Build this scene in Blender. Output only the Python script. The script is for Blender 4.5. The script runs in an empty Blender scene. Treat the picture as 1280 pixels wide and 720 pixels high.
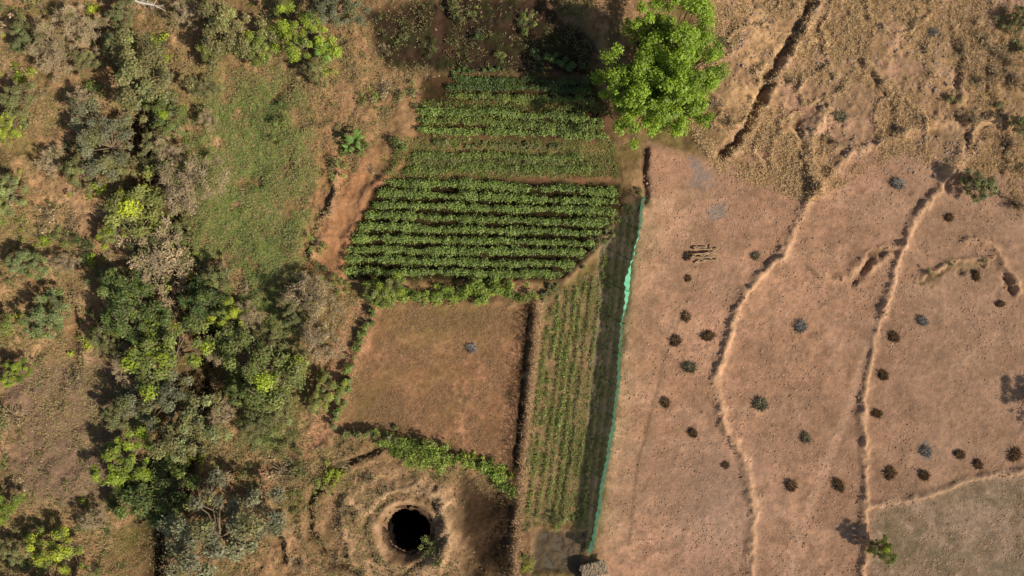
import bpy, math, numpy as np
from mathutils import Vector
S=0.075; CAMH=64.0
rngG=np.random.default_rng(7)
def W(px,py): return ((px-640)*S,(360-py)*S)
def lin(c):
    c=np.array(c,float)/255.0
    return np.where(c<=0.04045,c/12.92,((c+0.055)/1.055)**2.4)
K=1.0
def A(r,g,b): return lin((r,g,b))*K
# ---------------- noise
_tabs={}
def vnoise(x,y,seed=0):
    if seed not in _tabs: _tabs[seed]=np.random.default_rng(1000+seed).random((256,256))
    t=_tabs[seed]
    xi=np.floor(x).astype(int); yi=np.floor(y).astype(int)
    fx=x-xi; fy=y-yi
    fx=fx*fx*(3-2*fx); fy=fy*fy*(3-2*fy)
    a=t[xi&255,yi&255]; b=t[(xi+1)&255,yi&255]; c=t[xi&255,(yi+1)&255]; d=t[(xi+1)&255,(yi+1)&255]
    return (a*(1-fx)+b*fx)*(1-fy)+(c*(1-fx)+d*fx)*fy
def fbm(x,y,f,seed=0,o=4):
    s=0;a=1;n=0
    for i in range(o):
        s=s+a*vnoise(x*f+17.3*i,y*f-9.1*i,seed+i); n+=a; a*=0.55; f*=2.03
    return s/n
def sstep(a,b,x):
    t=np.clip((x-a)/(b-a),0,1); return t*t*(3-2*t)
def sdpoly(px,py,poly):
    n=len(poly); d=np.full(px.shape,1e18); s=np.ones(px.shape)
    for i in range(n):
        ax,ay=poly[i]; bx,by=poly[i-1]
        ex,ey=bx-ax,by-ay; wx=px-ax; wy=py-ay
        t=np.clip((wx*ex+wy*ey)/(ex*ex+ey*ey+1e-9),0,1)
        d=np.minimum(d,(wx-ex*t)**2+(wy-ey*t)**2)
        c1=py>=ay; c2=py<by; c3=ex*wy>ey*wx
        flip=(c1&c2&c3)|(~c1&~c2&~c3)
        s=np.where(flip,-s,s)
    return s*np.sqrt(d)      # negative inside
def dline(px,py,pts):
    d=np.full(px.shape,1e18)
    for i in range(len(pts)-1):
        ax,ay=pts[i]; bx,by=pts[i+1]
        ex,ey=bx-ax,by-ay; wx=px-ax; wy=py-ay
        t=np.clip((wx*ex+wy*ey)/(ex*ex+ey*ey+1e-9),0,1)
        d=np.minimum(d,(wx-ex*t)**2+(wy-ey*t)**2)
    return np.sqrt(d)
# ---------------- plan (in plan units of 7.5 cm)
P_RIGHT=[(808,180),(860,195),(905,205),(1000,240),(1050,205),(1130,170),(1200,210),(1400,240),(1400,800),(735,800),(765,560),(785,400),(803,260)]
P_TOPR=[(900,-60),(1400,-60),(1400,240),(1200,205),(1130,165),(1010,225),(905,195),(880,150)]
P_BR=[(1400,590),(1225,600),(1160,620),(1092,640),(1085,800),(1400,800)]
P_GRASS=[(270,98),(335,98),(375,130),(395,190),(390,250),(375,300),(366,350),(300,352),(248,325),(236,270),(252,190)]
P_VEG1=[(520,130),(545,92),(735,92),(765,140),(772,180),(520,185)]
P_VEG2=[(508,185),(775,195),(780,265),(735,320),(700,352),(436,352),(430,300),(462,240)]
P_ROWS=[(478,221),(774,232),(776,266),(735,318),(704,350),(436,350),(434,318),(462,245)]
P_INNER=[(470,378),(660,384),(650,480),(640,588),(565,556),(500,535),(422,530),(438,460)]
P_STRIP=[(676,375),(748,335),(752,380),(738,470),(718,655),(650,655),(662,500)]
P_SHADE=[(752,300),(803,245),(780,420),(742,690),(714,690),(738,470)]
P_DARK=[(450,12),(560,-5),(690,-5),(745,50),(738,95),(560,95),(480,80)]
P_WELL=[(400,570),(500,560),(600,600),(645,620),(640,720),(640,800),(380,800),(378,640)]
PATH1=[(468,372),(440,400),(420,470),(405,530),(375,570),(330,600)]
PATH2=[(1125,330),(1095,400),(1065,500),(1030,590),(990,690),(985,760)]
BUND_A=[(1130,165),(1060,195),(1018,238),(1000,275),(975,322),(930,365),(908,430),(893,480),(905,530),(932,578),(942,640),(938,700),(935,790)]
BUND_B=[(1185,215),(1142,275),(1122,320),(1103,390),(1085,460),(1078,520),(1081,600),(1080,660),(1075,790)]
BUND_C=[(1400,575),(1280,587),(1220,597),(1150,620),(1088,633)]
GUL_D=[(1020,-40),(1010,10),(985,50),(960,100),(935,155),(905,192)]
GUL_E=[(1122,312),(1098,318),(1080,334),(1068,354)]
GUL_F=[(1225,330),(1185,333),(1155,350)]
GUL_G=[(1235,300),(1248,330),(1262,362)]
LEFTG=[(165,150),(190,230),(222,340),(252,430),(246,500),(215,590),(185,660),(180,760)]
WELLC=(509,666)
# ---------------- terrain grid
st=0.14
fx=np.arange(-53,53.01,st); fy=np.arange(-31.5,31.51,st)
ox=np.array([54,56,60,68,80,110,160,260,450.]); oy=np.array([32.5,35,40,50,66,90,140,240,430.])
xs=np.concatenate([-ox[::-1],fx,ox]); ys=np.concatenate([-oy[::-1],fy,oy])
GX,GY=np.meshgrid(xs,ys,indexing='ij')
PX0=GX/S+640; PY0=360-GY/S
wx=(fbm(GX,GY,0.45,11)-.5)*26; wy=(fbm(GX,GY,0.45,23)-.5)*26
wx2=(fbm(GX,GY,1.5,31)-.5)*7; wy2=(fbm(GX,GY,1.5,41)-.5)*7
PX=PX0+wx*.6+wx2; PY=PY0+wy*.6+wy2      # strongly warped
QX=PX0+wx*.16+wx2*.7; QY=PY0+wy*.16+wy2*.7    # lightly warped
BX=PX0+wx*.3+wx2*1.0; BY=PY0+wy*.3+wy2*1.0
n_lo=fbm(GX,GY,0.12,51,4); n_mid=fbm(GX,GY,0.5,61,4); n_hi=fbm(GX,GY,2.2,71,3); n_b=fbm(GX,GY,0.25,81,5); n_w=fbm(GX,GY,.9,401,3)
col=np.zeros(GX.shape+(3,)); rough=np.full(GX.shape,0.9); H=np.zeros(GX.shape); lab=np.zeros(GX.shape,int)
def mixc(m,c):
    global col
    col=col*(1-m[...,None])+np.asarray(c)*m[...,None]
def paint(m,c1,c2,n,w=.12):
    t=sstep(.5-w,.5+w,n)[...,None]
    c=A(*c1)*(1-t)+A(*c2)*t
    global col
    col=col*(1-m[...,None])+c*m[...,None]
def setr(m,v):
    global rough
    rough=rough*(1-m)+v*m
one=np.ones(GX.shape)
# base
paint(one,(172,136,100),(136,114,76),n_b,.14)
mixc(sstep(.50,.64,n_mid)*.6,A(190,152,114)); mixc(sstep(.56,.68,fbm(GX,GY,.3,91))*.6,A(118,110,62)); mixc(sstep(.52,.66,n_w)*.45,A(102,82,56)); mixc(sstep(.56,.66,fbm(GX,GY,1.6,97))*.4,A(84,68,48))
H+= (n_lo-.5)*1.0*sstep(700,400,PX0)+(n_mid-.5)*.8*sstep(740,600,PX0)+(n_w-.5)*.35*sstep(740,600,PX0)+(n_hi-.5)*.14
mixc(sstep(45,10,sdpoly(PX,PY,[(30,480),(150,470),(140,560),(110,610),(40,600)]))*.8,A(128,106,90))  # grey-brown patch, shade painted into the ground colour
mixc(sstep(25,-10,sdpoly(PX,PY,[(400,170),(470,190),(440,260),(415,345),(375,340),(395,260)]))*.75,A(176,128,92))
mixc(sstep(30,-10,sdpoly(PX,PY,[(380,20),(450,20),(560,90),(520,180),(440,190),(410,120)]))*.6,A(160,126,90))
# right field
sd=sdpoly(QX,QY,P_RIGHT); m=sstep(10,-10,sd); paint(m,(204,162,132),(188,148,118),n_b,.12); setr(m,.7); H=H*(1-m*.7)+m*((n_w-.5)*.12)
lab[sd<0]=1
a=sdpoly(QX,QY,[(1018,238),(1000,275),(975,322),(930,365),(908,430),(893,480),(905,530),(932,578),(942,640),(938,700),(935,800),(1075,800),(1080,660),(1081,600),(1078,520),(1085,460),(1103,390),(1122,320),(1142,275),(1100,215)])
lab[(sd<0)&(a<0)]=2; lab[(sd<0)&(a>0)&(PX0>1000)]=3
mixc(m*sstep(6,-6,a)*.4,A(202,162,130))
mixc(m*sstep(.52,.68,fbm(GX,GY,1.1,111))*.5,A(160,125,98)); mixc(m*sstep(.48,.68,fbm(GX*.5,GY,.6,117))*.45,A(218,179,147)); mixc(m*sstep(.5,.66,fbm(GX,GY,.16,119))*.45,A(168,134,108)); mixc(m*sstep(.54,.66,n_w)*.3,A(150,121,97))
mixc(m*sstep(1050,1200,PX0)*.4,A(180,151,123))
mixc(m*sstep(260,180,PY0)*.4,A(200,156,128))
mixc(sstep(110,0,np.hypot(PX-900,(PY-640)*.7))*m*.35,A(172,152,137))
# top right
st_=sdpoly(PX0+wx*1.6+wx2*2,PY0+wy*1.6+wy2*2,P_TOPR); m=sstep(26,-26,st_); paint(m,(186,150,114),(208,172,128),n_mid,.1); setr(m,.8)
mh=sstep(30,-50,st_); H+=mh*((n_mid-.5)*.6+(n_hi-.5)*.18)
mixc(m*sstep(.57,.66,fbm(GX,GY,.8,101))*.5,A(138,110,80)); mixc(m*sstep(.5,.58,fbm(GX,GY,.3,105))*.75,A(192,154,128)); mixc(m*sstep(.52,.6,fbm(GX,GY,.22,107))*.5,A(152,126,90))
rdg=np.abs(fbm(GX+wx*.06,GY+wy*.06,.22,411,3)-.5); mixc(m*sstep(.03,.01,rdg)*.6,A(224,192,146)); H+=m*.28*sstep(.035,.0,rdg)
rdg2=np.abs(fbm(GX+wx*.06,GY-wy*.06,.25,421,3)-.5); mixc(m*sstep(.016,.004,rdg2)*.45,A(124,98,70))
sd=sdpoly(QX,QY,P_BR); m=sstep(7,-7,sd); paint(m,(184,158,132),(164,142,114),n_mid,.1); lab[sd<0]=4; setr(m,.9); mixc(m*sstep(.5,.65,n_w)*.5,A(198,170,142)); mixc(m*sstep(.52,.64,fbm(GX*.6,GY*1.6,.4,123))*.4,A(134,122,96)); mixc(m*sstep(.53,.62,fbm(GX,GY,1.2,127))*.4,A(128,110,86))
# footpath faint
d=dline(QX,QY,PATH2); mixc(sstep(9,2,d)*.5,A(222,184,152))
d=dline(QX,QY,[(850,395),(832,440),(812,520),(796,580),(786,680)]); mixc(sstep(4,1,d)*.4,A(136,108,84)); H-=.04*sstep(3,0,d)
d=dline(PX,PY,[(1240,420),(1190,470),(1180,540),(1120,590)]); mixc(sstep(7,2,d)*.25,A(214,178,146))
# grass field
gx_=PX0+wx*1.6+wx2*3; gy_=PY0+wy*1.6+wy2*3
sg=sdpoly(gx_,gy_,P_GRASS); sg2=sdpoly(gx_,gy_,[(250,340),(380,345),(365,440),(370,560),(300,560),(290,450)])+8
m=sstep(26,-20,np.minimum(sg,sg2)); m=m*sstep(.36,.54,n_mid*.5+n_w*.5+.08*(sg<-30)); paint(m*.95,(110,128,64),(136,132,80),n_mid*.5+n_b*.5,.12); lab[(sdpoly(PX,PY,P_GRASS)<0)]=5; setr(m,.8)
GRASSM=m.copy()
# vegetable
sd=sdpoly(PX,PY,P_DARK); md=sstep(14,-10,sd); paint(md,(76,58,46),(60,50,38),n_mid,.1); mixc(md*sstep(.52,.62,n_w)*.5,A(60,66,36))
for P,l in ((P_VEG1,6),(P_VEG2,7)):
    sd=sdpoly(QX,QY,P); m=sstep(4,-4,sd); paint(m,(128,96,70),(104,90,58),n_w,.1); lab[sd<0]=l; H+=m*(-H)*.8
sd=sdpoly(QX,QY,P_ROWS); paint(sstep(3,-3,sd)*.92,(44,39,24),(58,50,31),n_mid,.12)  # dark moist soil, with the shade between rows painted in
sd=sdpoly(QX,QY,[(525,95),(742,100),(760,172),(524,168),(530,130)]); paint(sstep(5,-5,sd)*.85,(54,45,30),(76,60,40),n_mid,.12)  # shade between the upper rows painted into the bed soil
d=dline(PX,PY,[(470,228),(520,217),(640,217),(770,226)]); mixc(sstep(4,1,d)*.5,A(172,130,98))
d=dline(PX,PY,[(530,131),(600,128),(750,133)]); mixc(sstep(4,1,d)*.4,A(150,106,80))
d=dline(QX,QY,[(428,345),(432,300),(462,238),(505,200)]); mixc(sstep(9,2,d)*.65,A(182,134,98)); H+=.25*np.exp(-(d/6)**2)
d=dline(QX,QY,[(800,262),(750,310),(705,352)]); mixc(sstep(6,2,d)*.6,A(166,134,102)); H+=.3*np.exp(-(d/5)**2)
# inner field
sd=sdpoly(QX,QY,P_INNER); m=sstep(3,-3,sd); paint(m,(184,140,106),(162,124,90),n_mid,.12); lab[sd<0]=8; H=H*(1-m)+m*((n_hi-.5)*.1-.05+(n_w-.5)*.12); setr(m,1.0)
mixc(m*sstep(.5,.62,n_w)*.45,A(142,108,76)); mixc(m*sstep(.5,.62,fbm(GX,GY,.35,133))*.3,A(150,126,86)); mixc(m*sstep(.53,.62,fbm(GX,GY,1.4,137))*.4,A(124,94,66))
mixc(m*sstep(60,10,np.hypot((PX-560)*.5,(PY-392)))*.6,A(124,114,66))
mixc(m*sstep(60,10,np.hypot((PX-470),(PY-520)))*.6,A(116,102,66))
# strip
sd=sdpoly(QX,QY,P_STRIP); m=sstep(3,-3,sd); paint(m,(164,134,100),(134,118,78),n_mid,.12); lab[sd<0]=9; H=H*(1-m)+m*((n_hi-.5)*.08)
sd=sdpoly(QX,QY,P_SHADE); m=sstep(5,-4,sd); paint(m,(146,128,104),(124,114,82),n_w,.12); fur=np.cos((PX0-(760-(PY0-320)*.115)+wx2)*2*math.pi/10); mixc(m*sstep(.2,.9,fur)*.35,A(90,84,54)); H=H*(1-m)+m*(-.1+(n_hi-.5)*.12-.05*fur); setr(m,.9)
# path
d=dline(PX,PY,PATH1); m=sstep(17,8,d); mixc(m*.85,A(190,144,110)); lab[(d<12)]=10; H=H*(1-m*.5)
# well
sd=sdpoly(PX,PY,P_WELL); m=sstep(12,-12,sd); paint(m,(170,136,102),(138,112,80),n_mid,.12); H=H*(1-m)+m*((n_mid-.5)*.7+(n_w-.5)*.3); setr(m,.95); mixc(m*sstep(.52,.62,n_w)*.4,A(102,84,58))
sh_=sstep(22,-16,sdpoly(PX0+wx*1.1+wx2*2,PY0+wy*1.1+wy2*2,[(586,598),(642,622),(642,712),(592,722),(576,660)])); mixc(sh_*.9,A(58,45,34)); H-=.5*sh_  # hollow beside the well, its shade painted into the colour
rw=np.hypot(PX0-WELLC[0],PY0-WELLC[1]); rwq=np.hypot(PX0+wx*1.1+wx2*1.2-WELLC[0]+5,(PY0+wy*1.1+wy2*1.2-WELLC[1])*1.05); ang=np.arctan2(PY0-WELLC[1],PX0-WELLC[0])
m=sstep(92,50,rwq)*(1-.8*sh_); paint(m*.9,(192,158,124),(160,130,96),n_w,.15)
H=H*(1-m)+m*.2+m*(n_w-.5)*.45+m*(n_hi-.5)*.2
rb=np.exp(-((rwq-60+7*np.sin(2*ang+1))/8)**2)*(.35+.5*np.cos(ang+.5)); H+=.65*rb; mixc(np.clip(rb,0,1)*.7,A(206,174,138))
rc=np.exp(-((rwq-80+9*np.sin(2*ang+2))/7)**2)*(.5-.4*np.cos(ang+.2)); H+=.4*rc; mixc(np.clip(rc,0,1)*.5,A(196,162,126))
mixc(np.exp(-((rwq-49+8*np.sin(2*ang+1))/4)**2)*.5*sstep(.35,.55,n_w+.05),A(98,76,56))
H-=.35*np.exp(-((rwq-48+7*np.sin(2*ang+1))/5)**2)
mixc(sstep(42,31,rw+wx2*1.5)*.6,A(116,90,66))
H=np.where(rw<42,H*sstep(27,42,rw)+(-1.0)*(1-sstep(27,42,rw)),H)
d=dline(BX,BY,[(470,560),(415,590),(388,625),(388,665),(405,700),(450,712)]); H-=.45*np.exp(-(d/5)**2)*(.2+1.4*n_w); H+=.25*np.exp(-((d-9)/5)**2); mixc(sstep(8,2,d)*.5,A(88,66,48))
# muddy basin
sd=sdpoly(QX,QY,[(670,664),(733,664),(726,716),(664,716)]); m=sstep(4,-4,sd); mixc(m*.9,A(106,92,74)); H=H*(1-m)-.3*m+m*(n_hi-.5)*.4
# big left gully, shade of its bed and trees painted in dark
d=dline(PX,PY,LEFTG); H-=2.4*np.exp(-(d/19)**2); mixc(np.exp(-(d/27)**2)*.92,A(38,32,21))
# bunds
def bund(pts,w,h,c,l=11,seed=0,ck=.6):
    wv=w*(.6+.8*fbm(GX,GY,.5,210+seed,3)); d=dline(BX,BY,pts); amp=.35+1.0*fbm(GX,GY,.7,200+seed)**1.5
    global H,lab
    H=H+h*amp*np.exp(-(d/wv)**2)*(.85+.7*(n_hi-.5)+.7*(n_w-.5))
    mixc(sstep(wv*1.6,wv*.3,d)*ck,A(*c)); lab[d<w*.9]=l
    e=dline(BX+w*1.5,BY+w*.8,pts); mixc(np.exp(-(e/(w*.5))**2)*.3*sstep(.35,.6,n_w*.6+n_mid*.4),A(128,98,72))  # cast shadow of the bank painted along its upper-left foot
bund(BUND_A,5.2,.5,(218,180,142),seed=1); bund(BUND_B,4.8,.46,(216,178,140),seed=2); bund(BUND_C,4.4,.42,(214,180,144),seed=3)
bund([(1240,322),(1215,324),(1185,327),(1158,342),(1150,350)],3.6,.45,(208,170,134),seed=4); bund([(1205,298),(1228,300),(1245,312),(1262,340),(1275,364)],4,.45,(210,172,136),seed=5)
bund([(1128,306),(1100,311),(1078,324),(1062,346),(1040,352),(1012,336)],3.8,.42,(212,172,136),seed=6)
for q,p in enumerate([[(1130,165),(1165,150),(1200,158),(1250,150)],[(1018,238),(1005,200),(1010,170),(1030,140)],[(1185,215),(1205,190),(1230,180)]]): bund(p,9,.55,(222,186,144),l=0,seed=7+q,ck=.5)
def gully(pts,w,dp,c=(116,90,66),seed=0,kk=.06):
    global H
    wv=w*(.35+1.4*fbm(GX,GY,.55,230+seed,3)); d=dline(PX0+wx*.7+wx2*1.8,PY0+wy*.7+wy2*1.8,pts); k=sstep(.3,.55,fbm(GX,GY,.35,240+seed,3)+kk)
    H=H-dp*np.exp(-(d/wv)**2)*(.3+1.0*n_mid)*k; mixc(np.exp(-(d/wv)**2)*.65*k,A(*c))
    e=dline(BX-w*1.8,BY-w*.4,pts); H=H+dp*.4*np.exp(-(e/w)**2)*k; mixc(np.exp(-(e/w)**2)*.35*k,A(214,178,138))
gully(GUL_D,5.5,.85,(104,78,56),1,.2); gully(GUL_E,4.5,.55,(108,84,62),seed=2); gully(GUL_F,3.5,.35,(114,108,70),3); gully(GUL_G,5,.5,(128,104,78),4)
gully([(1000,150),(1003,200),(1008,240)],7,.5,(116,88,62),5); gully([(680,8),(720,30),(745,60)],5,.6,seed=6)
gully([(1050,60),(1090,90),(1120,130),(1110,165)],4,.3,(142,112,84),9); gully([(1180,20),(1200,70),(1190,130),(1215,190)],4,.3,(142,112,84),10); gully([(1240,60),(1235,110),(1260,170),(1250,230)],4,.3,(142,112,84),11)
for q,p in enumerate([[(300,605),(345,640),(350,700)],[(20,330),(90,380),(100,450)],[(300,20),(250,60),(150,110)],[(410,200),(405,260),(380,320)],[(60,250),(120,270),(150,300)],[(330,580),(400,600),(440,640)]]): gully(p,6,.6,(104,76,54),30+q)
d=dline(BX,BY,[(805,185),(807,250)]); H-=.45*np.exp(-((d)/4.5)**2); mixc(np.exp(-(d/6)**2)*.7,A(82,62,46))
# inner-field banks
for pts,hh in (([(470,376),(438,462),(418,532)],.35),([(672,380),(662,480),(652,580),(642,720)],.3),([(430,540),(500,545),(570,565),(640,600)],.35),([(470,372),(560,378),(668,378)],.3)):
    d=dline(QX,QY,pts); H+=hh*np.exp(-(d/7)**2); mixc(sstep(10,3,d)*.5,A(134,106,76))
d=dline(QX,QY,[(660,384),(652,480),(642,580)]); H-=.3*np.exp(-(d/5)**2); mixc(np.exp(-(d/5.5)**2)*.85,A(54,42,30))  # brushwood fence shadow painted dark over a shallow ditch
# ash patches
for x,y,r,f in ((897,263,11,.75),(876,220,15,.6),(1157,564,8,.6),(866,204,8,.4)):
    rr=np.hypot((PX0-x),(PY0-y)*.8)+(n_hi-.5)*22+wx2*3; mixc(sstep(r*1.3,r*.3,rr)*f,A(156,146,138))
edge=np.maximum(np.abs(GX)-54,np.abs(GY)-33); H*=sstep(60,0,edge)
col*= (0.84+.32*n_hi)[...,None]*np.array([1.04,1.01,.97])
def hat(x,y):
    i=int(np.clip(np.searchsorted(xs,x),0,len(xs)-1)); j=int(np.clip(np.searchsorted(ys,y),0,len(ys)-1)); return float(H[i,j])
def gridv(G,x,y):
    i=np.clip(np.searchsorted(xs,x),0,len(xs)-1); j=np.clip(np.searchsorted(ys,y),0,len(ys)-1); return G[i,j]
def hatv(x,y): return gridv(H,x,y)
# ---------------- mesh helpers
coll=bpy.context.scene.collection
def mesh_from(name,V,Q,C=None,R=None,mat=None,smooth=False):
    me=bpy.data.meshes.new(name); V=np.asarray(V,dtype=np.float32); Q=np.asarray(Q,dtype=np.int32)
    me.vertices.add(len(V)); me.vertices.foreach_set("co",V.ravel())
    me.loops.add(Q.size); me.loops.foreach_set("vertex_index",Q.ravel())
    me.polygons.add(len(Q)); me.polygons.foreach_set("loop_start",np.arange(0,Q.size,Q.shape[1],dtype=np.int32))
    if smooth: me.polygons.foreach_set("use_smooth",np.ones(len(Q),dtype=bool))
    me.update(calc_edges=True)
    if C is not None:
        at=me.color_attributes.new("Col",'FLOAT_COLOR','POINT')
        C=np.asarray(C,dtype=np.float32)
        a=np.ones((len(V),1),np.float32) if R is None else np.asarray(R,np.float32).reshape(-1,1)
        at.data.foreach_set("color",np.hstack([C,a]).astype(np.float32).ravel())
    if mat: me.materials.append(mat)
    return me
def add(name,me,label=None,cat=None,group=None,kind=None,parent=None,loc=(0,0,0),rot=0,sc=(1,1,1)):
    ob=bpy.data.objects.new(name,me); coll.objects.link(ob)
    ob.location=loc; ob.rotation_euler=(0,0,rot); ob.scale=sc
    if parent: ob.parent=parent
    if label: ob["label"]=label
    if cat: ob["category"]=cat
    if group: ob["group"]=group
    if kind: ob["kind"]=kind
    return ob
class MB:
    def __init__(s): s.V=[];s.Q=[];s.C=[];s.n=0
    def put(s,V,Q,C):
        V=np.asarray(V,float);Q=np.asarray(Q,int);C=np.asarray(C,float)
        if C.ndim==1: C=np.tile(C,(len(V),1))
        s.V.append(V);s.Q.append(Q+s.n);s.C.append(C);s.n+=len(V)
    def mesh(s,name,mat,smooth=False): return mesh_from(name,np.vstack(s.V),np.vstack(s.Q),np.vstack(s.C),mat=mat,smooth=smooth)
def norm(v): return v/(np.linalg.norm(v,axis=-1,keepdims=True)+1e-9)
def leaf_quads(mb,C,N,L,Wd,colr,rng,T=None,fold=0.0):
    n=len(C); N=norm(N)
    if T is None: T=rng.normal(size=(n,3))
    T=norm(T-N*(T*N).sum(1,keepdims=True)); B=np.cross(N,T)
    L=np.broadcast_to(np.asarray(L,float),(n,))[:,None]/2; Wd=np.broadcast_to(np.asarray(Wd,float),(n,))[:,None]/2
    V=np.stack([C-T*L,C+B*Wd+N*fold*Wd,C+T*L,C-B*Wd+N*fold*Wd],1).reshape(-1,3)
    mb.put(V,np.arange(n*4).reshape(n,4),np.repeat(colr,4,axis=0))
def sticks(mb,P0,P1,r0,r1,colr):
    P0=np.asarray(P0,float);P1=np.asarray(P1,float);n=len(P0)
    D=norm(P1-P0); U=np.where(np.abs(D[:,2:3])>.9,np.array([[1.,0,0]]),np.array([[0,0,1.]])); X=norm(np.cross(D,U)); Y=np.cross(D,X)
    r0=np.broadcast_to(np.asarray(r0,float),(n,))[:,None]; r1=np.broadcast_to(np.asarray(r1,float),(n,))[:,None]
    R=[]
    for P,r in ((P0,r0),(P1,r1)):
        for k in range(3):
            a=k*2.0944; R.append(P+(X*math.cos(a)+Y*math.sin(a))*r)
    V=np.stack(R,1).reshape(-1,3); b=np.arange(n)[:,None]*6
    Q=np.concatenate([b+np.array([[0,1,4,3]]),b+np.array([[1,2,5,4]]),b+np.array([[2,0,3,5]])],0)
    colr=np.asarray(colr,float)
    if colr.ndim==1: colr=np.tile(colr,(n,1))
    mb.put(V,Q,np.repeat(colr,6,axis=0))
def tube(mb,pts,rad,colr,sides=7,cap=False):
    pts=np.asarray(pts,float);n=len(pts);V=[]
    for i in range(n):
        d=norm((pts[min(i+1,n-1)]-pts[max(i-1,0)])[None])[0]
        u=np.array([1.,0,0]) if abs(d[2])>.8 else np.array([0,0,1.])
        x=norm(np.cross(d,u)[None])[0]; y=np.cross(d,x)
        for k in range(sides):
            a=2*math.pi*k/sides; V.append(pts[i]+(x*math.cos(a)+y*math.sin(a))*rad[i])
    Q=[[i*sides+k,i*sides+(k+1)%sides,(i+1)*sides+(k+1)%sides,(i+1)*sides+k] for i in range(n-1) for k in range(sides)]
    if cap and sides==8:
        for b in (0,(n-1)*sides):
            Q+= [[b,b+1,b+2,b+3],[b,b+3,b+4,b+7],[b+4,b+5,b+6,b+7]]
    mb.put(V,Q,colr)
# ---------------- materials
def newmat(name):
    m=bpy.data.materials.new(name); m.use_nodes=True; nt=m.node_tree; nt.nodes.clear()
    out=nt.nodes.new("ShaderNodeOutputMaterial"); return m,nt,out
def nd(nt,t,**kw):
    n=nt.nodes.new(t)
    for k,v in kw.items():
        if k in n.inputs: n.inputs[k].default_value=v
        else: setattr(n,k,v)
    return n
def noise(nt,co,scale,detail=6,rg=.6):
    n=nd(nt,"ShaderNodeTexNoise",Scale=scale,Detail=detail,Roughness=rg); nt.links.new(co,n.inputs['Vector']); return n.outputs['Fac']
def mrange(nt,v,a,b,c,d):
    n=nd(nt,"ShaderNodeMapRange"); 
    for i,x in enumerate((a,b,c,d)): n.inputs[i+1].default_value=x
    nt.links.new(v,n.inputs[0]); return n.outputs[0]
def math_(nt,op,a,b):
    n=nd(nt,"ShaderNodeMath",operation=op)
    for i,x in enumerate((a,b)):
        if isinstance(x,(int,float)): n.inputs[i].default_value=x
        else: nt.links.new(x,n.inputs[i])
    return n.outputs[0]
def vscale(nt,c,f):
    n=nd(nt,"ShaderNodeVectorMath",operation='SCALE'); nt.links.new(c,n.inputs[0]); nt.links.new(f,n.inputs['Scale']); return n.outputs[0]
def ground_mat():
    m,nt,out=newmat("earth"); L=nt.links.new
    at=nd(nt,"ShaderNodeAttribute",attribute_name="Col"); geo=nd(nt,"ShaderNodeNewGeometry"); co=geo.outputs['Position']
    b=mrange(nt,noise(nt,co,2.2,6,.78),.3,.7,.70,1.30)
    c=mrange(nt,noise(nt,co,14,2,.7),.3,.7,.74,1.26)
    f=math_(nt,'MULTIPLY',b,c)
    fm=nd(nt,"ShaderNodeMix",data_type='FLOAT'); L(mrange(nt,at.outputs['Alpha'],0,1,.5,1.0),fm.inputs[0]); fm.inputs[2].default_value=1.0; L(f,fm.inputs[3])
    cc=vscale(nt,at.outputs['Color'],fm.outputs[0])
    bs=nd(nt,"ShaderNodeBsdfDiffuse",Roughness=.9)
    L(cc,bs.inputs['Color'])
    bp=nd(nt,"ShaderNodeBump",Distance=.2); L(mrange(nt,at.outputs['Alpha'],0,1,.3,.85),bp.inputs['Strength']); L(noise(nt,co,3.0,5,.8),bp.inputs['Height']); L(bp.outputs[0],bs.inputs['Normal'])
    L(bs.outputs[0],out.inputs[0]); return m
def leaf_mat(name,tr=.3,hv=.02,vv=.2):
    m,nt,out=newmat(name); L=nt.links.new
    at=nd(nt,"ShaderNodeAttribute",attribute_name="Col"); oi=nd(nt,"ShaderNodeObjectInfo")
    hs=nd(nt,"ShaderNodeHueSaturation"); L(at.outputs['Color'],hs.inputs['Color'])
    L(mrange(nt,oi.outputs['Random'],0,1,.5-hv,.5+hv*.4),hs.inputs['Hue']); L(mrange(nt,oi.outputs['Random'],0,1,1+vv,1-vv),hs.inputs['Value'])
    cc=hs.outputs[0]
    bs=nd(nt,"ShaderNodeBsdfDiffuse",Roughness=.5); L(cc,bs.inputs['Color'])
    t=nd(nt,"ShaderNodeBsdfTranslucent"); L(cc,t.inputs['Color'])
    g=nd(nt,"ShaderNodeBsdfGlossy",Roughness=.55); g.inputs['Color'].default_value=(.9,.95,.9,1)
    mx=nd(nt,"ShaderNodeMixShader"); mx.inputs[0].default_value=tr; L(bs.outputs[0],mx.inputs[1]); L(t.outputs[0],mx.inputs[2])
    m2=nd(nt,"ShaderNodeMixShader"); m2.inputs[0].default_value=.03; L(mx.outputs[0],m2.inputs[1]); L(g.outputs[0],m2.inputs[2]); L(m2.outputs[0],out.inputs[0]); return m
def plain_mat(name):
    m,nt,out=newmat(name); L=nt.links.new
    at=nd(nt,"ShaderNodeAttribute",attribute_name="Col"); oi=nd(nt,"ShaderNodeObjectInfo"); bs=nd(nt,"ShaderNodeBsdfDiffuse",Roughness=.6)
    L(vscale(nt,at.outputs['Color'],mrange(nt,oi.outputs['Random'],0,1,.82,1.2)),bs.inputs['Color']); L(bs.outputs[0],out.inputs[0]); return m
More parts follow.
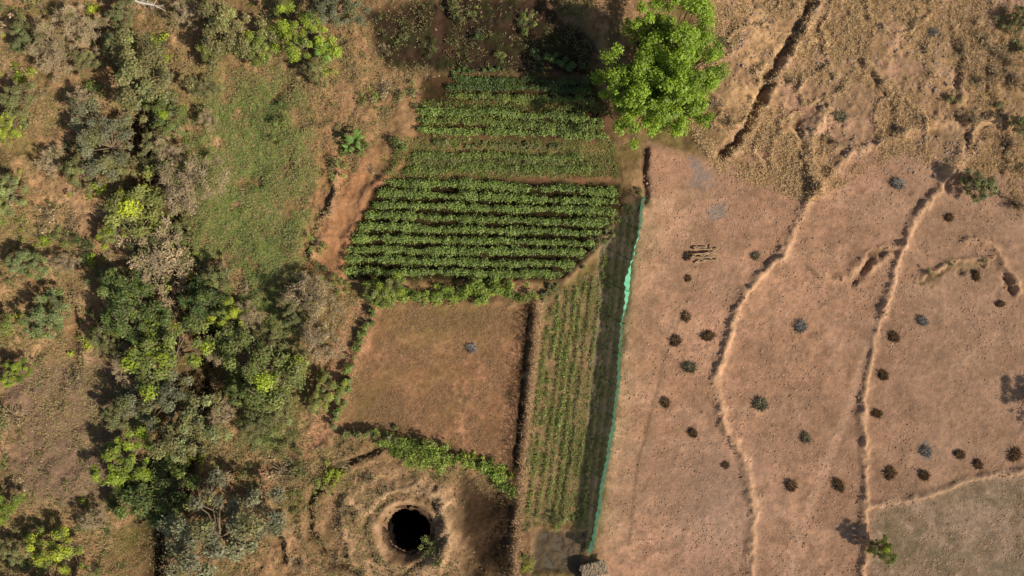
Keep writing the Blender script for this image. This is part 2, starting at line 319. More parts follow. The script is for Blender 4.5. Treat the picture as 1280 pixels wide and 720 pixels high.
def rough_mat(name,scale=8,bump=.3,spec=.1,rgh=.9):
    m,nt,out=newmat(name); L=nt.links.new
    at=nd(nt,"ShaderNodeAttribute",attribute_name="Col"); tc=nd(nt,"ShaderNodeTexCoord"); n=noise(nt,tc.outputs['Object'],scale,4,.7)
    bs=nd(nt,"ShaderNodeBsdfPrincipled",Roughness=rgh); bs.inputs['Specular IOR Level'].default_value=spec
    L(vscale(nt,at.outputs['Color'],mrange(nt,n,.3,.7,.65,1.35)),bs.inputs['Base Color'])
    bp=nd(nt,"ShaderNodeBump",Distance=bump); L(n,bp.inputs['Height']); L(bp.outputs[0],bs.inputs['Normal']); L(bs.outputs[0],out.inputs[0]); return m
M_G=ground_mat(); M_L=leaf_mat("leaves"); M_F=leaf_mat("garden_leaves",.3,0.0,.0); M_D=plain_mat("dry_plant"); M_B=plain_mat("bark"); M_R=rough_mat("stone_and_earth",5,.1)
# ---------------- terrain objects
ni,nj=GX.shape; idx=np.arange(ni*nj).reshape(ni,nj)
F=np.stack([idx[:-1,:-1],idx[1:,:-1],idx[1:,1:],idx[:-1,1:]],-1).reshape(-1,4)
FL=lab[:-1,:-1].reshape(-1)
hole=(np.hypot(PX0-WELLC[0],PY0-WELLC[1])<28.5).reshape(-1)[F].all(1)
AV=np.stack([GX,GY,H],-1).reshape(-1,3); AC=col.reshape(-1,3); AR=rough.reshape(-1)
names={0:("ground","dry brown scrubland soil with paths and banks"),1:("field","bare reddish-brown fallow field beside green net"),
2:("field","bare brown fallow field between two earth banks"),3:("field","bare brown field with scattered brush heaps"),4:("field","dull grey-tan ploughed field behind low bank"),
5:("grass_field","patchy green grass plot among scrub trees"),6:("vegetable_field","reddish soil of small upper vegetable plot"),7:("vegetable_field","dark soil of large vegetable plot with painted row shade"),
8:("field","reddish-brown dry stubble field enclosed by hedges"),9:("garden_strip","narrow garden strip with seedling rows"),10:("footpath","reddish trodden dirt path beside the hedge"),11:("earth_bank","low winding pale earth banks dividing bare fields")}
for l,(nm,lb) in names.items():
    f=F[(FL==l)&~hole]
    if len(f)==0: continue
    u,inv=np.unique(f.ravel(),return_inverse=True)
    add(nm,mesh_from(nm,AV[u],inv.reshape(-1,4),AC[u],AR[u],M_G,True),lb,nm.replace("_"," "),kind="structure")
# ---------------- well
def put_empty(name,loc,label,cat,group=None,rot=0,sc=1):
    e=bpy.data.objects.new(name,None); coll.objects.link(e); e.location=loc; e.rotation_euler=(0,0,rot); e.scale=(sc,)*3 if not isinstance(sc,tuple) else sc
    e.empty_display_size=.3; e["label"]=label; e["category"]=cat
    if group: e["group"]=group
    return e
wxy=W(*WELLC); mb=MB(); ns=72; rings=[(2.7,-.5),(2.34,-.62),(2.2,-1.1),(2.16,-1.8),(2.2,-2.6),(2.12,-4),(2.15,-6),(2.1,-12)]
V=[];r_=np.random.default_rng(3)
for i,(r,z) in enumerate(rings):
    for k in range(ns):
        a=2*math.pi*k/ns; rr=r*(1+.06*math.sin(3*a+1)+.035*math.sin(7*a)-.05*math.sin(2*a))+r_.normal()*.08; V.append((rr*math.cos(a),rr*math.sin(a)*.92,z+r_.normal()*.06))
Q=[[i*ns+k,(i+1)*ns+k,(i+1)*ns+(k+1)%ns,i*ns+(k+1)%ns] for i in range(len(rings)-1) for k in range(ns)]
cc_=np.repeat(np.array([A(112,88,64),A(70,54,40)]+[A(36,28,22)]*6),ns,0)  # shade inside the shaft painted in, wall colour darkens with depth
mb.put(V,Q,cc_); e=put_empty("well",(wxy[0],wxy[1],0),"deep round open dug well in a bare mound","well")
wallob=add("shaft_wall",mb.mesh("shaft_wall",M_R,False),parent=e)
mb=MB(); V=[(2.6*math.cos(2*math.pi*k/ns)*t,2.6*math.sin(2*math.pi*k/ns)*t,-10.5) for t in (.02,1) for k in range(ns)]
mb.put(V,[[k,ns+k,ns+(k+1)%ns,(k+1)%ns] for k in range(ns)],(.01,.012,.01))
M_W,nt,out=newmat("dark_water"); b=nd(nt,"ShaderNodeBsdfPrincipled",Roughness=.15); b.inputs['Base Color'].default_value=(.02,.018,.013,1); b.inputs['Specular IOR Level'].default_value=.2
bp=nd(nt,"ShaderNodeBump",Distance=.02); tc=nd(nt,"ShaderNodeTexCoord"); nt.links.new(noise(nt,tc.outputs['Object'],5,3),bp.inputs['Height']); nt.links.new(bp.outputs[0],b.inputs['Normal']); nt.links.new(b.outputs[0],out.inputs[0])
add("well_water",mb.mesh("well_water",M_W),parent=e)
M_P,nt,out=newmat("muddy_water"); b=nd(nt,"ShaderNodeBsdfPrincipled",Roughness=.35); b.inputs['Base Color'].default_value=(.105,.085,.06,1); b.inputs['Specular IOR Level'].default_value=.25; nt.links.new(b.outputs[0],out.inputs[0])
mb=MB(); x0,y0=W(668,716); x1,y1=W(730,668); gx=np.linspace(x0,x1,12); V=[(x,y,-.36) for x in gx for y in (y0,y1)]
mb.put(V,[[2*i,2*i+2,2*i+3,2*i+1] for i in range(11)],(.1,.1,.1)); add("water",mb.mesh("water",M_P),"shallow muddy irrigation water in small basin","water",kind="structure")
# ---------------- foliage masses
COLS={'lime':((150,172,42),(172,182,64)),'big':((130,160,32),(164,186,56)),'green':((118,136,56),(144,150,78)),'olive':((142,140,82),(120,120,66)),'dark':((76,98,42),(108,124,60)),
 'greygreen':((142,142,110),(120,126,86)),'dry':((176,154,120),(148,130,94)),'pale':((154,162,108),(134,150,82)),'crop':((120,144,60),(158,170,90)),'stub':((132,106,78),(106,84,62)),'grey':((150,142,132),(120,112,102)),'brushgreen':((136,126,98),(108,102,76)),'hedge':((124,146,50),(156,168,72))}
def leafcol(kind,n,rng,f=None):
    a,b=COLS[kind]; t=rng.random((n,1)); c=A(*a)*t+A(*b)*(1-t); c=c*rng.uniform(.7,1.3,(n,1))*1.0
    if f is not None: c=c*f[:,None]
    return c
def blob_leaves(mb,cen,rad,n,kind,ls,rng,squash=.7,upbias=.6,fac=None,low=-.2):
    cen=np.asarray(cen,float); rad=np.asarray(rad,float); w=rad**2; w=w/w.sum(); i=rng.choice(len(cen),n,p=w)
    d=norm(rng.normal(size=(n,3))); d[:,2]=np.where(d[:,2]<low,-d[:,2],d[:,2]); rr=rad[i]*rng.random(n)**.42*(1+.18*rng.normal(size=n))
    P=cen[i]+d*rr[:,None]*np.array([1,1,squash]); N=d*.6+np.array([0,0,upbias])+rng.normal(size=(n,3))*.45
    if fac is None: fac=rng.uniform(.66,1.3,len(cen))
    L=ls*rng.uniform(.6,1.5,n); leaf_quads(mb,P,N,L,L*rng.uniform(.45,.8,n),leafcol(kind,n,rng,fac[i]),rng)
def crown_centres(R,Hh,n,rng):
    out=[];ph=rng.uniform(0,6.28,3)
    for k in range(n):
        best=None;bd=-1
        for _ in range(4):
            a=rng.uniform(0,2*math.pi); e=1+.26*math.sin(2*a+ph[0])+.2*math.sin(3*a+ph[1])+.14*math.sin(5*a+ph[2])
            u=math.sqrt(rng.random()); r=R*.88*u*e; z=Hh*(.32+.58*math.sqrt(max(0,1-u*u*.95))*rng.uniform(.35,1.1)); p=np.array([r*math.cos(a),r*math.sin(a),z])
            dd=min([np.linalg.norm(p-q) for q in out],default=9)
            if dd>bd: best=p;bd=dd
        out.append(best)
    return np.array(out)
def make_tree(kind,seed,R=3.2,Hh=4.8,nc=24,nl=8000,ls=.19,twig=16,bark=(158,138,110),cr=(.10,.26),mixk=None):
    rng=np.random.default_rng(seed); cen=crown_centres(R,Hh,nc,rng); rad=R*rng.uniform(cr[0],cr[1],nc)
    t=MB(); bk=A(*bark); top=np.array([rng.normal()*.15*R,rng.normal()*.15*R,Hh*.38])
    pts=[np.array([0,0,-.5]),np.array([0,0,.0]),top*.5+rng.normal(size=3)*.08,top]; tube(t,pts,[R*.07,R*.05,R*.04,R*.03],bk*.6,8)
    for i in range(nc):
        c=cen[i]; mid=top*.45+c*.55+rng.normal(size=3)*.12*R*.5; mid[2]-=.08*Hh
        tube(t,[top*.95,top*.6+mid*.4,mid,c],[R*.022,R*.018,R*.012,R*.006],bk*.6,5)
        k=twig; d=norm(rng.normal(size=(k,3))+np.array([0,0,.4])); P0=np.tile(c,(k,1))+rng.normal(size=(k,3))*.12*rad[i]
        L=rad[i]*rng.uniform(.6,1.35,(k,1)); P1=P0+d*L*np.array([1,1,.75]); sticks(t,P0,P1,R*.007,R*.003,bk*rng.uniform(.8,1.3))
        for _ in range(3 if twig>20 else 1):
            u=rng.uniform(.3,.9,(k,1)); Pa=P0+(P1-P0)*u; Pb=Pa+norm(d+rng.normal(size=(k,3))*.8)*L*.45; sticks(t,Pa,Pb,R*.005,R*.002,bk*rng.uniform(.9,1.4))
    c=MB(); blob_leaves(c,cen,rad,nl,kind,ls,rng)
    q=rng.random(nc)<.35
    if mixk and q.any(): blob_leaves(c,cen[q]+rng.normal(size=(q.sum(),3))*.2,rad[q],int(nl*.25),mixk,ls,rng)
    return t.mesh("trunk_mesh",M_B,True),c.mesh("crown_mesh",M_D if kind=='dry' else M_L)
TREES={}
sd_=10
for kd,kw in (('lime',dict(nl=6800,mixk='green')),('green',dict(nl=6200,mixk='lime')),('olive',dict(nl=4800,twig=20,mixk='pale')),('dark',dict(nl=7800,mixk='green')),('greygreen',dict(nl=6000,twig=20,ls=.17,mixk='olive')),('dry',dict(nl=2600,twig=22,ls=.14,bark=(176,156,126),nc=30,mixk='olive')),('pale',dict(nl=5800,mixk='green'))):
    TREES[kd]=[]
    for v in range(3 if kd in('green','olive','dark','dry') else 2):
        sd_+=1; k2=dict(kw); k2['nc']=k2.get('nc',28+v*6); TREES[kd].append(make_tree(kd,sd_,**k2))
TL={'lime':"bright yellow-green leafy tree",'green':"bushy mid-green tree",'olive':"dull olive-green scrub tree",'dark':"dense dark green tree",'greygreen':"dusty grey-green tree with fine twigs",'dry':"nearly leafless grey-brown dry tree",'pale':"pale green rounded shrubby tree"}
def plant_tree(px,py,r,kind,where,hf=1.0,v=None):
    rm=r*S; h=rm*1.2*hf+.9; x,y=W(px,py); k=1-(h*.65)/CAMH; x*=k;y*=k
    ms=TREES[kind]; v=int(rngG.integers(len(ms))) if v is None else v; sc=rm/3.1
    e=put_empty("tree",(x,y,hat(x,y)),TL[kind]+" "+where,"tree","scrub trees on dry land",rngG.uniform(0,6.28),(sc*rngG.uniform(.88,1.14),sc*rngG.uniform(.88,1.14),h/4.6))
    add("trunk",ms[v][0],parent=e); add("crown",ms[v][1],parent=e)
G1="beside the dry gully"; G2="on dry brown scrubland"; G3="near the reddish path"; G4="along the green grass plot"
for t in [(375,40,33,'lime',G2,1.1),(285,38,40,'olive',G2),(322,55,26,'green',G2),(268,60,20,'green',G2),(418,6,26,'greygreen',G2),(180,95,44,'olive',G1),(205,140,26,'green',G1),(150,60,24,'olive',G2),
 (122,172,42,'greygreen',G1),(238,230,38,'dry',G4),(168,246,46,'green',G1),(205,285,20,'olive',G1),(182,322,48,'dry',G1,1),(178,318,30,'olive',G1),(160,388,44,'dark',G1),(247,378,30,'dark',G4,1.2),(205,440,44,'green',G1),
 (325,462,44,'green',G3),(300,425,24,'olive',G3),(195,500,38,'greygreen',G1),(238,540,42,'olive',G1),(150,580,30,'lime',G1,1.0),(172,628,52,'dark',G1),(200,585,28,'green',G1),(263,665,62,'greygreen',G1,1.05),
 (65,690,30,'lime',G2),(55,395,27,'pale',G2),(34,330,22,'pale',G2,.9),(5,158,17,'lime',G2),(12,242,20,'pale',G2),(20,465,17,'lime',G2,.8),(6,632,18,'lime',G2),
 (60,58,32,'dry',G2),(20,122,26,'olive',G2),(95,30,26,'dry',G2),(390,372,32,'dry',G3),(398,425,30,'dry',G3),(365,395,20,'olive',G3),(405,492,20,'green',G3,.8),(345,510,24,'olive',G3),(300,490,20,'dark',G3),
 (340,430,20,'olive',G3),(140,350,20,'olive',G1),(480,362,21,'green',"at the corner of the vegetable plot",.8),(30,45,22,'olive',G2),(232,15,20,'dry',G2),(150,15,20,'olive',G2),
 (285,395,20,'lime',G4),(275,440,18,'dry',G4),(275,520,20,'dry',G3),(320,530,18,'olive',G3),(95,215,18,'olive',G2),(140,205,22,'olive',G1),(210,190,22,'dry',G1),(190,180,22,'olive',G1),(130,425,20,'olive',G1),(155,460,20,'dry',G1),(150,515,20,'olive',G1),(115,650,18,'dry',G1),(320,640,18,'dry',G3),(110,75,18,'olive',G2),(260,150,12,'dry',G4),(395,90,14,'olive',G2),(365,455,18,'olive',G3),(15,690,18,'olive',G2),(270,345,20,'olive',G4),(310,395,18,'dry',G4),(255,110,16,'olive',G4),(105,125,20,'dry',G1),(80,330,16,'dry',G2),(60,200,16,'dry',G2),(140,290,18,'green',G1),(220,320,18,'green',G1),
 (1224,232,22,'olive',"on the dry bank of bare fields",.7),(1105,689,16,'green',"on a low earth bank",1.2),(1275,155,16,'olive',"on dry grassy ground",.7),(1276,22,14,'olive',"on dry grassy ground",.7),(60,760,40,'olive',G2),(-30,420,34,'green',G2),(-30,560,36,'olive',G2),(1325,512,26,'dry',G2,.9),(-25,260,30,'green',G2)]:
    plant_tree(*t[:5],hf=(t[5] if len(t)>5 else 1.0))
# big tree
def big_tree():
    rng=np.random.default_rng(77); lobes=[(851,30,50),(784,72,42),(868,95,46),(806,140,42),(830,85,52),(804,22,28),(868,142,30),(886,60,28),(781,112,26),(840,125,40),(835,50,40)]
    hz=6.6; k=1-hz/CAMH; bx,by=W(827,92); bx*=k;by*=k
    cen=[];rad=[]
    for (x,y,r) in lobes:
        X,Y=W(x,y); X=X*k-bx; Y=Y*k-by; R=r*S*k; n=int(8+r/3.6)
        for q in range(n):
            a=rng.uniform(0,6.28); u=math.sqrt(rng.random()); cen.append((X+R*.87*u*math.cos(a),Y+R*.87*u*math.sin(a),4.0+4.6*math.sqrt(1-u*u*.9)*rng.uniform(.4,1.08)*(.6+.4*r/50))); rad.append(R*rng.uniform(.13,.28))
        for q in range(3):
            a=rng.uniform(0,6.28); cen.append((X+R*.45*math.cos(a),Y+R*.45*math.sin(a),4.2)); rad.append(R*.4)
    cen=np.array(cen);rad=np.array(rad); fac=rng.uniform(.8,1.2,len(cen))
    e=put_empty("tree",(bx,by,hat(bx,by)),"large bright green broad-crowned tree beside vegetable plot","tree")
    t=MB();bk=A(110,92,70);top=np.array([.2,-.1,3.0]); tube(t,[(0,0,-.6),(0,0,0),(.1,.05,1.5),top],[.42,.34,.28,.25],bk,10)
    for i in range(len(cen)):
        c=cen[i]; mid=top*.45+c*.55+rng.normal(size=3)*.3; mid[2]-=.4; tube(t,[top*.97,top*.6+mid*.4,mid,c],[.12,.09,.06,.02],bk,5)
        P0=np.tile(c,(8,1)); sticks(t,P0,P0+norm(rng.normal(size=(8,3)))*rad[i],.025,.008,bk)
    c=MB(); blob_leaves(c,cen,rad,66000,'big',.165,rng,.75,.7,fac,-.4)
    add("trunk",t.mesh("trunk_mesh",M_B,True),parent=e); add("crown",c.mesh("crown_mesh",M_F),parent=e)
big_tree()
# ---------------- shrubs (small copies)
SH={}
def make_shrub(kind,seed,n=380,ls=.14,spread=1.0,stems=40):
    rng=np.random.default_rng(seed); mb=MB(); k=9; cen=np.c_[rng.normal(size=(k,2))*.5*spread,rng.uniform(.2,.85,k)]; rad=rng.uniform(.15,.48,k)
    d=norm(rng.normal(size=(stems,3))+np.array([0,0,.9])); d[:,2]=np.abs(d[:,2]); sticks(mb,np.zeros((stems,3)),d*rng.uniform(.6,1.25,(stems,1)),.022,.008,A(158,138,108))
    blob_leaves(mb,cen,rad,n,kind,ls,rng,.8); return mb.mesh("shrub_mesh",M_D if kind=='dry' else M_L)
for i,kd in enumerate(('lime','green','olive','dark','dry','pale')):
    SH[kd]=[make_shrub(kd,300+i*10+v,n=220 if kd=='dry' else 360,stems=110 if kd=='dry' else 40) for v in range(4)]
SLAB={'lime':"small bright yellow-green shrub on dry soil",'green':"small green leafy shrub on dry soil",'olive':"small dull olive shrub on dry soil",'dark':"small dark green shrub on dry soil",'dry':"small leafless brown shrub on dry soil",'pale':"small pale green shrub on dry soil"}
def shrub(px,py,r,kind,label=None,group="small scrub bushes"):
    x,y=W(px,py); x*=.992;y*=.992; s=r*S/.95; v=SH[kind][int(rngG.integers(4))]
    add("shrub",v,label or SLAB[kind],"shrub",group,loc=(x,y,hat(x,y)-.05),rot=rngG.uniform(0,6.28),sc=(s*rngG.uniform(.8,1.2),s*rngG.uniform(.8,1.2),s*rngG.uniform(.7,1.1)))
for x,y,r,k in [(410,600,15,'lime'),(400,602,11,'green'),(424,598,9,'lime'),(370,618,7,'green'),(402,470,13,'green'),(385,500,12,'olive'),(400,310,11,'green'),(398,335,10,'dark'),(415,350,12,'green'),(428,355,10,'green'),(660,22,12,'green'),(655,30,9,'dark'),(705,15,8,'olive'),(570,10,16,'olive'),(590,18,9,'green'),
 (785,262,9,'green'),(800,240,7,'olive'),(770,272,9,'green'),(758,285,8,'olive'),(744,300,7,'olive'),(725,318,8,'green'),(710,335,8,'green'),(535,690,10,'green'),(545,700,8,'olive'),(540,682,6,'green'),(430,190,9,'green'),(455,185,9,'green'),(350,150,12,'green'),(355,130,10,'dark'),(345,175,9,'green'),(905,50,9,'olive'),(986,100,7,'dry'),(1240,60,13,'dry'),(1260,75,14,'dry'),(1215,150,12,'dry'),(1190,120,9,'olive'),(1275,60,12,'olive'),(1245,90,10,'dry'),(1265,180,14,'dry'),(1272,255,12,'dry'),(30,705,8,'green'),(120,715,9,'green'),(270,590,9,'green'),(355,555,12,'olive'),(335,545,10,'green'),(700,655,9,'green'),(688,648,8,'olive'),(722,650,8,'green'),(655,660,8,'olive'),(660,700,9,'green'),(655,715,9,'lime'),(895,130,12,'dry'),(912,150,10,'dry'),(1205,60,9,'dry'),(1040,175,9,'dry'),(1250,130,10,'olive'),(1230,45,11,'dry'),(1270,100,14,'dry'),(1255,30,10,'olive'),(1225,100,9,'dry'),(1275,210,10,'dry'),(600,45,10,'dark'),(540,60,9,'dark'),(625,70,8,'green'),(505,45,9,'olive'),(480,60,8,'dry'),(430,640,8,'dry'),(460,600,9,'dry'),(420,700,9,'dry'),(470,705,7,'olive'),(1232,326,6,'olive'),(1190,330,6,'olive'),(1163,342,6,'olive')]:
    shrub(x,y,r,k)
rr=np.random.default_rng(5)
zones=[([(0,0),(450,0),(420,90),(250,95),(225,300),(240,340),(380,345),(400,480),(360,600),(300,720),(0,720)],180,('olive','dry','green','olive','pale','dark','dry','lime','dry')),([(440,90),(520,110),(500,190),(430,240),(410,160)],12,('olive','dry','green')),([(350,560),(460,570),(400,720),(310,720)],14,('dry','olive'))]
for poly,n,kinds in zones:
    c=0
    pol=np.array(poly)
    while c<n:
        x=rr.uniform(pol[:,0].min(),pol[:,0].max()); y=rr.uniform(pol[:,1].min(),pol[:,1].max())
        if sdpoly(np.array([x]),np.array([y]),poly)[0]<0 and not(25<x<140 and 490<y<600):
            shrub(x,y,4+13*rr.random()**1.5,kinds[int(rr.integers(len(kinds)))]); c+=1
# ---------------- crop rows
def crop_row(p0,p1,width,hgt,dens,kind,label,name="crop_row",ls=.16,gap=.0,group="rows of vegetable plants",seed=0,n_per=75,kd2=None,wob=.3):
    rng=np.random.default_rng(900+seed); a=np.array(W(*p0));b=np.array(W(*p1)); L=np.linalg.norm(b-a); n=int(L*dens)
    t=(np.arange(n)+rng.uniform(-.35,.35,n))/n; keep=(vnoise(t*L*.8,np.full(n,seed*3.3),5)>gap); t=t[keep]; n=len(t)
    nrm=np.array([-(b-a)[1],(b-a)[0]])/L; P=a+(b-a)*t[:,None]+nrm*(rng.normal(size=(n,1))*.2*wob+ (vnoise(t*L*.3,np.full(n,seed*1.7),6)[:,None]-.5)*wob)
    r=width*rng.uniform(.3,.62,n)*(.7+.6*vnoise(t*L*.5,np.full(n,seed*2.1),15)); z=hatv(P[:,0],P[:,1])+hgt*rng.uniform(.35,.65,n); mb=MB()
    blob_leaves(mb,np.c_[P,z],r,int(n*n_per),kind,ls,rng,hgt/width*.8,.6,rng.uniform(.7,1.3,n))
    k=n*3; i=rng.integers(0,n,k); B=np.c_[P[i]+rng.normal(size=(k,2))*.08,hatv(P[i,0],P[i,1])-.05]; sticks(mb,B,B+np.c_[rng.normal(size=(k,2))*.15,np.full(k,hgt*.8)],.012,.006,A(90,100,55))
    add(name,mb.mesh(name,M_F),label,"crop row" if name=="crop_row" else "weeds",group if kd2 is None else None,kind=kd2)
rows=[((566,98),(736,103),.8,.55,'dark',.1),((560,109),(740,114),.85,.6,'dark',.1),((558,121),(744,125),.85,.6,'green',.05),((528,139),(757,150),.95,.75,'crop',.05),((526,151),(752,161),.85,.65,'green',.08),((524,163),(760,171),.95,.75,'crop',.05),((545,180),(700,184),.6,.4,'olive',.2),
 ((520,193),(728,197),.85,.55,'green',.06),((512,202),(740,205),.8,.45,'olive',.1),((508,211),(755,213),.9,.5,'green',.08)]
for i in range(9):
    f=i/8; xl=484-48*min(1,f*1.25); xr=[772,775,771,762,752,742,731,718,703][i]; yl=229+(339-229)*f; yr=yl+11*(1-f*.6)
    rows.append(((xl,yl),(xr,yr),.84,.9,'crop',0))
for i,(p0,p1,w,h,kd,g) in enumerate(rows):
    crop_row(p0,p1,w,h,3.6,kd,"long leafy green vegetable row on dark soil with painted shade" if i>9 else "ragged green vegetable row on reddish soil",gap=g,seed=i,n_per=66,ls=.135,wob=.26 if i>9 else .4)
for i,(p0,p1,g) in enumerate([((700,372),(662,645),.12),((711,367),(672,648),.1),((721,361),(682,650),.1),((731,353),(692,650),.12),((741,347),(703,652),.15),((690,385),(656,600),.2)]):
    crop_row(p0,p1,.55,.3,4.4,('crop','green','crop','green','olive','green')[i],"thin uneven row of seedlings in garden strip",gap=g,seed=40+i,ls=.115,n_per=19,group="seedling rows in garden strip")
for i,(p0,p1) in enumerate([((756,320),(716,655)),((766,345),(727,655))]):
    crop_row(p0,p1,.45,.25,3.2,'green',"sparse weeds in shade beside green net",name="weed_row",gap=.15,seed=60+i,ls=.11,n_per=16,kd2="stuff")
def hedge(path,width,hgt,kind,label,seed,dens=3.0,gap=0,ls=.17,npb=100,var=.6):
    rng=np.random.default_rng(seed); cen=[];rad=[]
    for (a,b) in zip(path[:-1],path[1:]):
        A_=np.array(W(*a[:2]));B_=np.array(W(*b[:2])); L=np.linalg.norm(B_-A_); n=int(L*dens)+1
        for k in range(n):
            t=rng.random(); wd=width*(a[2]*(1-t)+b[2]*t); p=A_+(B_-A_)*t+rng.normal(size=2)*wd*.28
            if vnoise(np.array([p[0]*.7]),np.array([p[1]*.7]),9)[0]<gap: continue
            r=wd*rng.uniform(.18,.18+.3*var); cen.append((p[0],p[1],hat(*p)+hgt*a[2]*rng.uniform(.3,.8))); rad.append(r)
    mb=MB(); n=int(len(cen)*npb); blob_leaves(mb,cen,rad,n,kind,ls,rng,.8,.6); cen=np.array(cen)
    B=cen.copy(); B[:,2]-=hgt*.8; sticks(mb,np.repeat(B,3,0),np.repeat(cen,3,0)+rng.normal(size=(len(cen)*3,3))*.25,.03,.01,A(110,90,66))
    add("hedge",mb.mesh("hedge",M_F),label,"hedge")
hedge([(462,369,.8),(490,366,1.1),(525,370,.8),(560,368,1.0),(600,368,1.2),(640,366,1.2),(668,367,.8)],1.6,1.2,'hedge',"leafy green hedge between vegetable plot and stubble field",501,4.5)
hedge([(470,535,.4),(500,556,1.0),(530,566,1.4),(560,572,1.1),(590,578,.7),(618,590,.9),(645,604,1.0)],1.9,1.2,'hedge',"bushy green hedge above the well mound",502,4.5,.05)
hedge([(425,538,.7),(460,540,.7),(500,548,.7)],1.4,1.1,'olive',"dull green low hedge at field corner",503,4,0)
hedge([(470,382,.8),(452,420,.8),(436,465,.9),(418,528,1.0)],.9,.8,'green',"thin creeping green hedge on reddish bank",504,4.5,.1)
hedge([(560,560,.7),(600,573,.7),(642,594,.7)],.7,.6,'lime',"thin yellow-green plants on field bank",505,4,.2,.13)
hedge([(676,372,.7),(700,358,.7),(735,325,.7),(765,290,.6)],1.0,.7,'olive',"weedy olive hedge on sloping bank",506,3.5,.3)
hedge([(562,90,.6),(620,89,.5),(700,85,.6),(735,80,.7)],1.0,.7,'dark',"dark green low growth edging vegetable plot",507,3,.3)
hedge([(655,60,.6),(690,78,.8),(735,85,.6)],1.4,.8,'dark',"dark green weeds on shaded bank",508,3,.2)
# ---------------- thorn fence
def thorn(path,label,seed,h=1.2,w=.35,dens=75):
    rng=np.random.default_rng(seed); mb=MB()
    for a,b in zip(path[:-1],path[1:]):
        A_=np.array(W(*a));B_=np.array(W(*b));L=np.linalg.norm(B_-A_);n=int(L*dens)
        t=rng.random((n,1)); p=A_+(B_-A_)*t+rng.normal(size=(n,2))*w*.5; z=hatv(p[:,0],p[:,1])+rng.random(n)*h
        P0=np.c_[p,z]; d=norm(rng.normal(size=(n,3))*np.array([1,1,.9])+np.array([0,0,.3])); P1=P0+d*rng.uniform(.2,.55,(n,1))
        c=A(176,144,110)*rng.uniform(.6,1.3,(n,1)); sticks(mb,P0,P1,.022,.01,c)
    add("brushwood_fence",mb.mesh("brushwood_fence",M_B),label,"fence")
thorn([(674,380),(669,440),(663,490),(656,560),(649,640),(643,730)],"tangled dry brown brushwood fence between plots",601,1.4,.42,100)
# ---------------- green net
def net():
    path=[(806,246),(803,262),(797,300),(788,330),(783,370),(779,420),(774,470),(768,515),(760,570),(752,620),(744,665),(738,692)]
    P=np.array([W(*p) for p in path]); seg=np.r_[0,np.cumsum(np.linalg.norm(np.diff(P,axis=0),axis=1))]; n=260; s=np.linspace(0,seg[-1],n)
    X=np.interp(s,seg,P[:,0]);Y=np.interp(s,seg,P[:,1]); X*=.985;Y*=.985
    X=X+(fbm(s,s*0+3,.4,311)-.5)*.5
    e=put_empty("net_fence",(X[n//2],Y[n//2],0),"turquoise green shade-net fence on thin wooden posts","fence"); ox_,oy_=X[n//2],Y[n//2]
    mb=MB();V=[];k=9;C=[]
    bil=fbm(s,s*0,.35,301); bulge=np.exp(-((s-seg[-1]*.12)/1.4)**2)*.25+np.exp(-((s-seg[-1]*.25)/2.4)**2)*.7
    for i in range(n):
        sag=.25*abs(math.sin(s[i]*math.pi/3.0)); lw=s[i]/seg[-1]
        for j in range(k):
            t=j/(k-1); z=hat(X[i],Y[i])-.05+t*(1.95-sag+.4*(bil[i]-.5)); off=(bil[i]-.5)*(.9-.6*lw)*math.sin(t*2.4)+.05*math.sin(s[i]*9+t*5)+bulge[i]*(1-t)*1.0-.04*lw*t-bulge[i]*.3
            V.append((X[i]+off-ox_,Y[i]+off*.1-oy_,z)); C.append(A(128,214,172)*(.8+.4*bil[i])*(1-.1*lw))
    mb.put(V,[[i*k+j,(i+1)*k+j,(i+1)*k+j+1,i*k+j+1] for i in range(n-1) for j in range(k-1)],C)
    m,nt,out=newmat("net"); L=nt.links.new; at=nd(nt,"ShaderNodeAttribute",attribute_name="Col"); d=nd(nt,"ShaderNodeBsdfDiffuse"); L(at.outputs['Color'],d.inputs['Color']); t=nd(nt,"ShaderNodeBsdfTranslucent"); L(at.outputs['Color'],t.inputs['Color'])
    a=nd(nt,"ShaderNodeMixShader"); a.inputs[0].default_value=.15; L(d.outputs[0],a.inputs[1]);L(t.outputs[0],a.inputs[2]); tr=nd(nt,"ShaderNodeBsdfTransparent"); b=nd(nt,"ShaderNodeMixShader"); b.inputs[0].default_value=.26; L(a.outputs[0],b.inputs[1]);L(tr.outputs[0],b.inputs[2]); L(b.outputs[0],out.inputs[0])
    add("net",mb.mesh("net",m,True),parent=e)
    pm=MB(); tube(pm,[(0,0,-.3),(.02,0,1),(0,.02,1.95)],[.045,.04,.03],A(140,118,88),8,True); pmesh=pm.mesh("post",M_B)
    for q in np.arange(0,seg[-1],3.0):
        i=int(np.argmin(abs(s-q))); add("post",pmesh,parent=e,loc=(X[i]+.08-ox_,Y[i]-oy_,hat(X[i],Y[i])),rot=rngG.uniform(0,6))
net()
